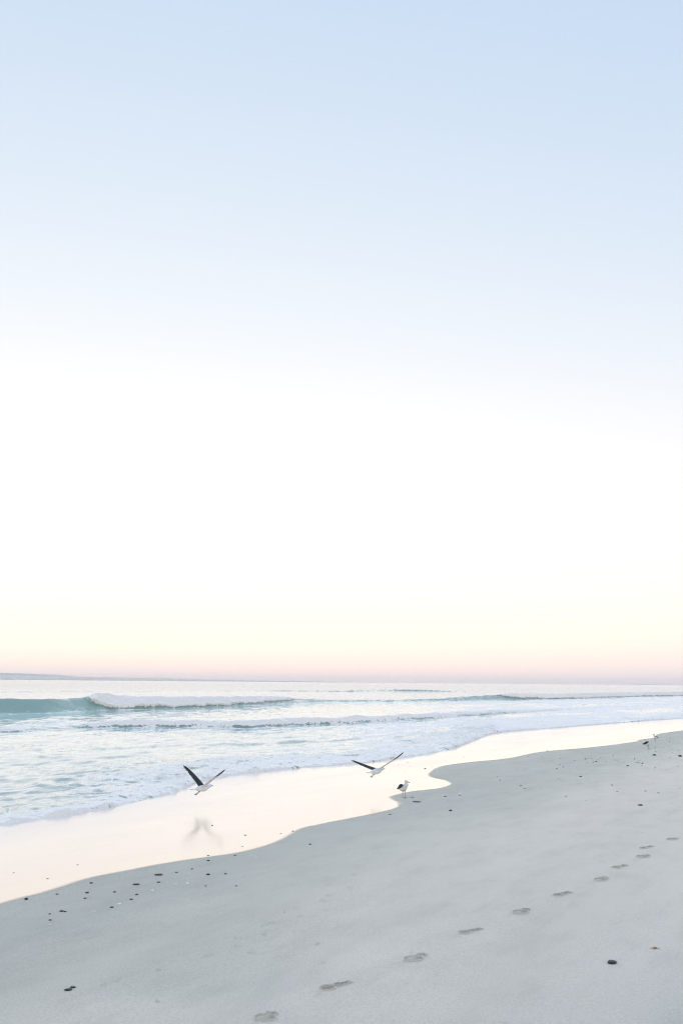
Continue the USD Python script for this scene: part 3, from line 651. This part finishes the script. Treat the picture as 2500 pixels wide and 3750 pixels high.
flying_gull(from_px(*b2, D2), math.radians(42), math.radians(6), joints(b2, D2, [(1378, 2818, .05), (1358, 2811, .13), (1333, 2802, .20), (1291, 2787, .30)]), joints(b2, D2, [(1392, 2817, -.04), (1418, 2799, -.13), (1447, 2780, -.20), (1473, 2759, -.26)]),
            'right flying gull with wings spread above the standing gull')
def standing_gull(base, heading, scale, look, wing, label, legs=LEG, beak='beak_yellow', wing_tip=None):
    f = np.array([math.sin(heading), math.cos(heading), 0]); l = np.array([-f[1], f[0], 0]); Zv = np.array([0, 0, 1.0])
    P = lambda a, b, c: (f * a + l * b + Zv * c) * scale
    root = thing('gull', base, label, 'gull')
    lk = unit((math.sin(look), math.cos(look), -.18))
    sp = spline([(-.20, .205), (-.13, .215), (-.04, .225), (.045, .245), (.085, .300), (.088, .345), (.090, .378), (.094, .402), (.096, .420)], 17)
    rad = np.interp(np.linspace(0, 1, 17), np.linspace(0, 1, 9), [.022, .060, .088, .092, .068, .048, .044, .037, .014])
    m = chain([P(a, 0, b) for a, b in sp], rad * scale, WHITE, 1.0, l, 20)
    hc = P(.096, 0, .385)
    m += chain([hc - lk * .045 * scale, hc - lk * .02 * scale, hc + lk * .015 * scale, hc + lk * .038 * scale, hc + lk * .055 * scale], np.array([.012, .038, .040, .028, .012]) * scale, WHITE, .95, np.cross(lk, Zv), 14)
    m += chain([P(-.14, 0, .205), P(-.22, 0, .190), P(-.29, 0, .180)], np.array([.04, .045, .035]) * scale, WHITE, .18, l, 12)
    for g in (1, -1):
        pts = spline([(.060, .074, .300), (.00, .090, .285), (-.09, .078, .245), (-.20, .036, .205), (-.32, .010, .188)], 12)
        def shade(i, t, g=g): return wing_tip if (wing_tip and i > 9) else wing
        m += chain([P(a, g * b, c) for a, b, c in pts], np.interp(np.linspace(0, 1, 12), [0, .2, .5, .8, 1], [.018, .046, .049, .028, .006]) * scale, wing, .36, Zv * 1.0, 14, shade)
        a, b, c = P(.005, g * .036, .17), P(-.012, g * .036, .085), P(.002, g * .036, .006)
        m += chain([a, .5 * (a + b), b, .5 * (b + c), c], np.array([.012, .0065, .0065, .0055, .006]) * scale, legs, 1.0, l, 8)
        m += chain([P(-.012, g * .036, .006), P(.02, g * .038, .006), P(.048, g * .040, .004)], np.array([.007, .020, .026]) * scale, legs, .2, l, 10)
    feathered(root, m)
    put(root, 'beak', cone(hc + lk * .040 * scale, hc + lk * .098 * scale + Zv * -.006 * scale, .0125 * scale), beak, 40)
    sd_ = unit(np.cross(lk, Zv))
    for g in (1, -1): put(root, 'eye', ball(hc + lk * .022 * scale + sd_ * g * .032 * scale + Zv * .010 * scale, .0062 * scale), 'eye', True)
standing_gull(on_sand(1479, 2921), math.radians(150), 1.0, math.radians(118), DARK, 'white breasted gull standing at the tip of the wash, facing the camera')
standing_gull(on_sand(2374, 2743), math.radians(142), 1.0, math.radians(60), DARK, 'black backed gull standing on the sand at right, nearer of the far pair', legs=(.10, .10, .09))
standing_gull(on_sand(2399, 2715), math.radians(236), .84, math.radians(275), GREY, 'small pale grey winged gull at the wash edge, farther of the pair', legs=(.12, .07, .06), beak='beak_dark', wing_tip=BLACK)

# ------------------------------------------------------------------ stones, shells and weed on the sand
def pebble(seed, flat=.45, long=1.0, k=2):
    s = trimesh.creation.icosphere(k, 1.0); v = s.vertices
    n = meshkit.fbm(v * 1.3 + seed * 7.3, 3, seed) * 2 - 1
    v = v * (1 + .38 * n[:, None]); v[:, 0] *= long; v[:, 2] *= flat
    return trimesh.Trimesh(v, s.faces, process=False)
def shell(seed):
    """A cockle valve: a ribbed, open bowl lying face down."""
    t, p = np.meshgrid(np.linspace(0, 1, 7), np.linspace(0, 2 * np.pi, 22, endpoint=False), indexing='ij')
    rad = np.sin(t * np.pi / 2) * (1 + .05 * np.cos(11 * p)) * (1 + .12 * np.cos(p))
    o_ = np.stack([rad * np.cos(p), .85 * rad * np.sin(p), .55 * np.cos(t * np.pi / 2)], -1).reshape(-1, 3); i_ = o_ * [.88, .88, .80] - [0, 0, .02]
    f = []
    for i in range(6):
        for j in range(22):
            a, b = i * 22 + j, i * 22 + (j + 1) % 22; f += [(a, b + 22, b), (a, a + 22, b + 22)]
    f = np.array(f); n = len(o_)
    rim = np.array([q for j in range(22) for q in ((6 * 22 + j, n + 6 * 22 + j, n + 6 * 22 + (j + 1) % 22), (6 * 22 + j, n + 6 * 22 + (j + 1) % 22, 6 * 22 + (j + 1) % 22))])
    t = trimesh.Trimesh(np.vstack([o_, i_]), np.vstack([f, f[:, ::-1] + n, rim]), process=False)
    if t.volume < 0: t.invert()
    return t
def place(mesh, px, py, w_px, spin, sink=.25):
    p = on_sand(px, py); size = .5 * w_px * np.hypot(p[0], p[1]) / FOC
    v = mesh.vertices * size; h = v[:, 2].max() - v[:, 2].min()
    c, s = math.cos(spin), math.sin(spin)
    v = np.stack([c * v[:, 0] - s * v[:, 1], s * v[:, 0] + c * v[:, 1], v[:, 2] - v[:, 2].min() - sink * h], 1)
    return trimesh.Trimesh(v, mesh.faces, process=False), p
NAMES = dict(dark_stone='pebble', grey_stone='pebble', brown_stone='pebble', white_shell='shell', pale_shell='shell', kelp='seaweed', tan_shell='shell')
seedn = [100]
def bit(px, py, w, mat_, label, group=None, flat=.42, long=1.0, spin=None, cat=None, name=None):
    seedn[0] += 1; r = random.Random(seedn[0])
    is_shell = 'shell' in mat_
    m, p = place(shell(seedn[0]) if is_shell else pebble(seedn[0], flat, long, 2 if w > 6 else 1), px, py, w, r.uniform(-.35, .35) if spin is None else spin, .1 if is_shell else .25)
    g = put('/World', name or NAMES[mat_], m, mat_, 50, loc=p)
    keys(g.GetPrim(), label, cat or NAMES[mat_], group)
one = lambda o_, s, q: (q[0] * s + o_[0], q[1] * s + o_[1], max(2.4, q[2] * s))
# singled out
bit(2241, 3530, 32, 'dark_stone', 'large smooth dark oval stone alone on the near sand at lower right', flat=.40, spin=.1)
bit(250, 3628, 20, 'kelp', 'dark lump of weed at lower left, front piece of the touching pair', long=1.25, spin=.5, flat=.4)
bit(266, 3619, 17, 'kelp', 'dark lump of weed at lower left, rear piece of the touching pair', long=1.1, spin=.4, flat=.4)
bit(96, 3296, 11.5, 'dark_stone', 'round black pebble right beside the wash edge at far left', flat=.7)
bit(581, 3206, 22, 'dark_stone', 'long dark slab with a pale top, largest of the stones left of centre', flat=.28, long=1.3, spin=0)
bit(499, 3241, 19, 'dark_stone', 'long dark stone tilted up to the right, left of the long slab', flat=.28, long=1.3, spin=.35)
bit(762, 3205, 13, 'dark_stone', 'plump dark pebble right of the long slab, level with it', flat=.5)
bit(581, 3233, 12, 'brown_stone', 'reddish brown pebble just below the long slab')
bit(703, 3184, 8, 'brown_stone', 'small brown pebble below the edge of the wash, right of the slab')
bit(1135, 3094, 9, 'dark_stone', 'small black pebble alone below the bend in the wash edge', flat=.6)
bit(1072, 3046, 8, 'dark_stone', 'small flat dark pebble right at the bend in the wash edge')
bit(777, 3025, 6, 'grey_stone', 'small round grey pebble in the wash below the left flying gull', flat=.8)
bit(1524, 2938, 23, 'kelp', 'strip of black weed below the feet of the standing gull', flat=.22, long=1.25, spin=.1)
bit(1649, 2971, 10.5, 'dark_stone', 'dark stone alone on the sand right of the black weed', flat=.6)
bit(1427, 2984, 9, 'kelp', 'little dark scrap of weed just below the wash left of the black weed', flat=.3, long=1.2)
bit(2344, 2951, 14, 'dark_stone', 'dark pointed stone alone in the middle of the right hand sand', flat=.4, long=1.2, spin=.1)
bit(2395, 2767.5, 12, 'dark_stone', 'dark humped stone below the nearer far gull', flat=.5)
bit(2489, 2771.5, 12.5, 'dark_stone', 'black stone at the right edge of the picture', flat=.55)
bit(2298, 2806.5, 8.5, 'dark_stone', 'black pebble lowest of the scatter left of the far gulls', flat=.5)
bit(2004, 2752, 5.5, 'dark_stone', 'dark pebble touching the wash edge at centre right', flat=.6)
bit(2397, 2740.5, 9, 'tan_shell', 'tan shell lying right of the feet of the black backed gull')
bit(2104, 2838, 7, 'white_shell', 'white shell beside a dark pebble in the middle of the right sand')
bit(2125, 2845.5, 9.5, 'dark_stone', 'dark pebble with a trail beside the white shell', flat=.4)
bit(1684, 2906, 8.5, 'white_shell', 'white shell on the sand beyond the lobe of the wash')
bit(436, 3312, 14, 'white_shell', 'biggest white shell among the stones at left')
bit(685, 3237, 14, 'white_shell', 'white shell right of the long slab')
bit(1850, 3746, 24, 'pale_shell', 'pale shell cut by the bottom edge of the picture')
bit(2254, 3490, 5, 'white_shell', 'tiny white shell above the large oval stone')
# scattered ones: told apart by their place in the scatter
ORD = ['leftmost', 'second from left', 'third from left', 'fourth from left', 'fifth from left', 'sixth from left', 'seventh from left', 'eighth from left', 'ninth from left', 'tenth from left', 'eleventh from left', 'twelfth from left']
BANDS = {1: [''], 2: ['upper', 'lower'], 3: ['upper', 'middle', 'lower'], 4: ['top', 'second', 'third', 'bottom'], 5: ['top', 'second', 'third', 'fourth', 'bottom']}
def scatter(origin, scale, qs, mats, what, where, group, flat=.42):
    items = [one(origin, scale, q) for q in qs]
    n = len(items); nb = 1 if n <= 5 else min(5, max(2, math.ceil(n / 9)))
    order = sorted(range(n), key=lambda i: items[i][1])
    for bi in range(nb):
        row = sorted(order[bi * n // nb:(bi + 1) * n // nb], key=lambda i: items[i][0])
        for k, i in enumerate(row):
            m_ = mats(qs[i]); place_ = ORD[k] if nb == 1 else f'{ORD[k]} in the {BANDS[nb][bi]} row'
            px, py, w = items[i]
            bit(px, py, w * (.9 if w < 6 else 1), m_, f'{what} {where}, {place_}', group, flat=flat)
small_ = lambda q: 'grey_stone' if q[2] < 13 else 'dark_stone'
scatter((0, 3100), .3189, [(655, 554, 30), (1048, 426, 38), (998, 538, 40), (976, 602, 32), (1314, 529, 34), (1284, 705, 40), (1506, 614, 34), (708, 750, 44), (745, 755, 32), (572, 781, 30), (576, 852, 34)], lambda q: 'dark_stone', 'dark pebble', 'on damp sand at far left', 'dark pebbles on the damp sand at left', .38)
scatter((0, 3100), .3189, [(957, 689, 24), (1077, 752, 40), (585, 793, 24), (505, 823, 20), (568, 905, 40), (806, 476, 34), (1013, 490, 24), (455, 567, 18)], lambda q: 'pale_shell', 'pale shell', 'on damp sand at far left', 'pale shells at left')
scatter((0, 3100), .3189, [(545, 377, 28), (728, 387, 16), (158, 309, 24), (890, 218, 22)], lambda q: 'grey_stone', 'grey pebble', 'in the wash at far left', 'pebbles in the wash at far left', .35)
scatter((450, 3000), .3189, [(1178, 634, 30), (980, 481, 34), (1287, 422, 26), (158, 873, 32), (95, 929, 30), (950, 773, 22), (1300, 773, 24), (615, 617, 28)], lambda q: 'dark_stone', 'small dark pebble', 'around the long slab', 'dark pebbles around the slab', .38)
scatter((450, 3000), .3189, [(757, 626, 26), (603, 748, 34), (818, 752, 22), (818, 780, 20), (600, 811, 36), (335, 823, 40), (428, 842, 34), (180, 857, 22), (1523, 433, 28), (1355, 640, 22)], lambda q: 'white_shell' if q[0] % 2 else 'pale_shell', 'pale shell fragment', 'around the long slab', 'shell fragments around the slab')
scatter((450, 3000), .3189, [(980, 424, 26), (1370, 320, 22), (1403, 191, 28), (1215, 210, 14), (720, 59, 14)], lambda q: 'grey_stone', 'grey pebble', 'in the wash below the left gull', 'pebbles in the wash near the reflection', .4)
scatter((850, 2980), .3508, [(508, 214, 18), (672, 59, 12), (1153, 42, 10), (235, 70, 10), (850, 393, 8)], lambda q: 'grey_stone', 'small grey pebble', 'near the bend in the wash edge', 'pebbles near the bend in the wash', .45)
scatter((850, 2980), .3508, [(342, 567, 24), (92, 637, 24)], lambda q: 'pale_shell', 'small pale shell', 'on bare sand below the bend in the wash edge', 'shells below the bend')
scatter((1400, 2700), .2551, [(360, 371, 20), (222, 396, 16), (278, 400, 14), (392, 422, 14), (378, 431, 12), (157, 424, 10), (130, 470, 10), (330, 505, 16), (442, 395, 12), (520, 385, 10), (650, 385, 10), (655, 352, 10), (610, 455, 26), (707, 423, 16), (762, 457, 10), (1160, 290, 18), (907, 357, 10), (1075, 352, 12), (1110, 312, 9), (1300, 310, 9), (1345, 310, 9), (1420, 303, 9), (1533, 300, 9), (1430, 258, 9), (1030, 332, 9)], small_, 'small pebble', 'in wash right of the gulls', 'pebbles in the wash at centre', .5)
scatter((1700, 2700), .2551, [(495, 247, 14), (605, 254, 12), (580, 260, 12), (475, 270, 9), (555, 254, 9), (510, 254, 9), (355, 300, 9), (818, 188, 9), (742, 214, 9), (860, 218, 9), (884, 217, 9), (982, 186, 9), (965, 187, 9), (572, 283, 9), (650, 245, 9), (735, 240, 9), (437, 190, 9), (852, 264, 11)], small_, 'tiny pebble', 'in the tapering wash at right', 'pebbles in the tapering wash', .5)
scatter((1700, 2700), .2551, [(1112, 274, 16), (912, 280, 14), (1150, 366, 10), (1178, 396, 12), (1370, 306, 20), (1420, 293, 16), (1373, 400, 22), (1510, 404, 14), (1422, 425, 20), (1410, 444, 16), (1325, 460, 26), (876, 446, 20), (740, 472, 14), (468, 575, 22), (512, 621, 24), (1355, 597, 16), (1162, 637, 10), (808, 704, 28), (864, 742, 24), (1088, 746, 16), (1245, 716, 10), (15, 694, 12), (715, 577, 9), (55, 408, 9), (368, 742, 10)], small_, 'small dark pebble', 'right of the wash lobe', 'dark pebbles right of the wash lobe', .4)
scatter((1700, 2700), .2551, [(1315, 640, 22), (950, 660, 12), (800, 742, 20)], lambda q: 'pale_shell', 'small pale shell', 'on grey sand right of the wash lobe', 'pale shells right of the wash lobe')
scatter((2100, 2680), .2551, [(60, 266, 16), (135, 248, 9), (128, 326, 12), (242, 350, 14), (258, 385, 18), (168, 396, 26), (205, 390, 16), (352, 400, 12), (388, 374, 18), (420, 406, 10), (322, 432, 32), (278, 450, 22), (278, 432, 14), (192, 450, 18), (15, 420, 20), (458, 435, 16), (470, 322, 9), (565, 342, 22), (560, 392, 9), (595, 412, 20), (627, 412, 12), (643, 430, 14), (628, 442, 10), (655, 352, 12), (714, 335, 14), (754, 343, 14), (718, 442, 18), (862, 333, 14), (905, 296, 14), (874, 383, 20), (872, 403, 16), (938, 420, 16), (982, 441, 16), (988, 463, 26), (976, 494, 18), (940, 210, 10), (828, 205, 10), (1044, 370, 14), (63, 547, 14), (325, 728, 12), (550, 771, 24)], small_, 'small dark pebble', 'left of the far gulls', 'dark pebbles left of the far gulls', .4)
bit(*one((2100, 2680), .2551, (915, 442, 46)), 'twig', 'thin dark twig in the pebble scatter left of the far gulls', flat=.10, long=1.5, spin=.05, cat='twig', name='twig')
bit(*one((2100, 2680), .2551, (418, 530, 16)), 'white_shell', 'lone white shell below the pebble scatter, left of the far gulls')
scatter((2100, 2680), .2551, [(1242, 338, 16), (1174, 286, 18), (1236, 278, 12), (1105, 260, 14), (1066, 263, 14), (1075, 294, 14), (1304, 320, 12), (1410, 257, 18), (1414, 303, 14), (1356, 268, 12), (1500, 278, 16), (1480, 325, 12), (1382, 375, 18), (1284, 407, 10), (1302, 429, 14), (1380, 429, 12), (1490, 506, 20), (1170, 516, 20), (1160, 548, 12), (1330, 550, 16), (1374, 145, 20), (1384, 95, 20), (1330, 110, 14), (1442, 163, 12), (1505, 150, 10), (1330, 200, 10), (1178, 200, 12), (1220, 134, 10), (1280, 235, 16), (1378, 235, 16), (1150, 744, 10)], small_, 'small dark pebble', 'around the far gulls', 'dark pebbles around the far gulls', .42)
scatter((1400, 2860), .2551, [(900, 228, 34), (1112, 215, 28), (1072, 130, 14), (1190, 66, 14), (1422, 106, 10), (1270, 244, 10), (935, 280, 18), (996, 271, 10), (328, 252, 22)], small_, 'small dark pebble', 'right of the standing gull', 'dark pebbles right of the standing gull', .35)
scatter((1400, 2860), .2551, [(1415, 200, 14), (1465, 210, 12)], lambda q: 'pale_shell', 'tiny pale shell', 'on the sand beyond the black weed', 'tiny shells beyond the weed')
scatter((2000, 2860), .3189, [(755, 52, 22), (812, 124, 22), (1138, 120, 26), (1285, 142, 24), (1530, 93, 16), (222, 185, 22), (450, 232, 16), (575, 17, 14), (1232, 31, 10), (632, 108, 10), (55, 71, 10), (668, 520, 12), (1103, 601, 14)], small_, 'small flat pebble', 'around the pointed stone', 'dark pebbles around the pointed stone', .3)
# crab remains
def crab(px, py, w, spin, label, dark):
    p = on_sand(px, py); S = w * np.hypot(p[0], p[1]) / FOC
    root = thing('crab_shell', p, label, 'crab shell')
    c, s = math.cos(spin), math.sin(spin); R = np.array([[c, -s, 0], [s, c, 0], [0, 0, 1]])
    def add(name, pts, rad, m_, flat=1.0, loc=None):
        me = chain(np.array(pts) @ R.T * S, np.array(rad) * S, (1, 1, 1), flat, (0, 0, 1.0) if flat == 1 else (R @ (0, 1, 0)), 10).to_mesh()
        put(root, name, (me.vert_properties[:, :3], me.tri_verts), m_, 50)
    add('carapace', [(-.20, 0, .045), (-.14, 0, .055), (-.04, 0, .065), (.08, 0, .06), (.14, 0, .045)], [.03, .10, .13, .10, .03], 'orange_shell' if not dark else 'tan_shell', .5)
    add('claw', [(.12, -.02, .03), (.22, -.04, .05), (.32, -.02, .05), (.42, .01, .03)], [.015, .04, .035, .006], 'pale_shell', .8)
    add('leg', [(-.16, .05, .03), (-.26, .09, .06), (-.36, .06, .02), (-.48, .03, .005)], [.018, .016, .012, .005], 'orange_shell' if not dark else 'kelp')
    add('leg', [(-.14, -.06, .03), (-.25, -.10, .05), (-.38, -.11, .01)], [.018, .016, .006], 'tan_shell')
    add('leg', [(.05, .10, .03), (.12, .17, .09), (.20, .22, .02)], [.016, .014, .006], 'pale_shell')
    add('leg', [(.00, -.10, .03), (.05, -.18, .06), (.14, -.22, .01)], [.016, .014, .006], 'tan_shell' if not dark else 'kelp')
crab(2399, 3476, 46, .1, 'orange and cream crab remains on the near sand above the large oval stone', False)
crab(1510, 2921.5, 25, .05, 'broken pale crab remains on the sand right of the standing gull\'s feet', True)
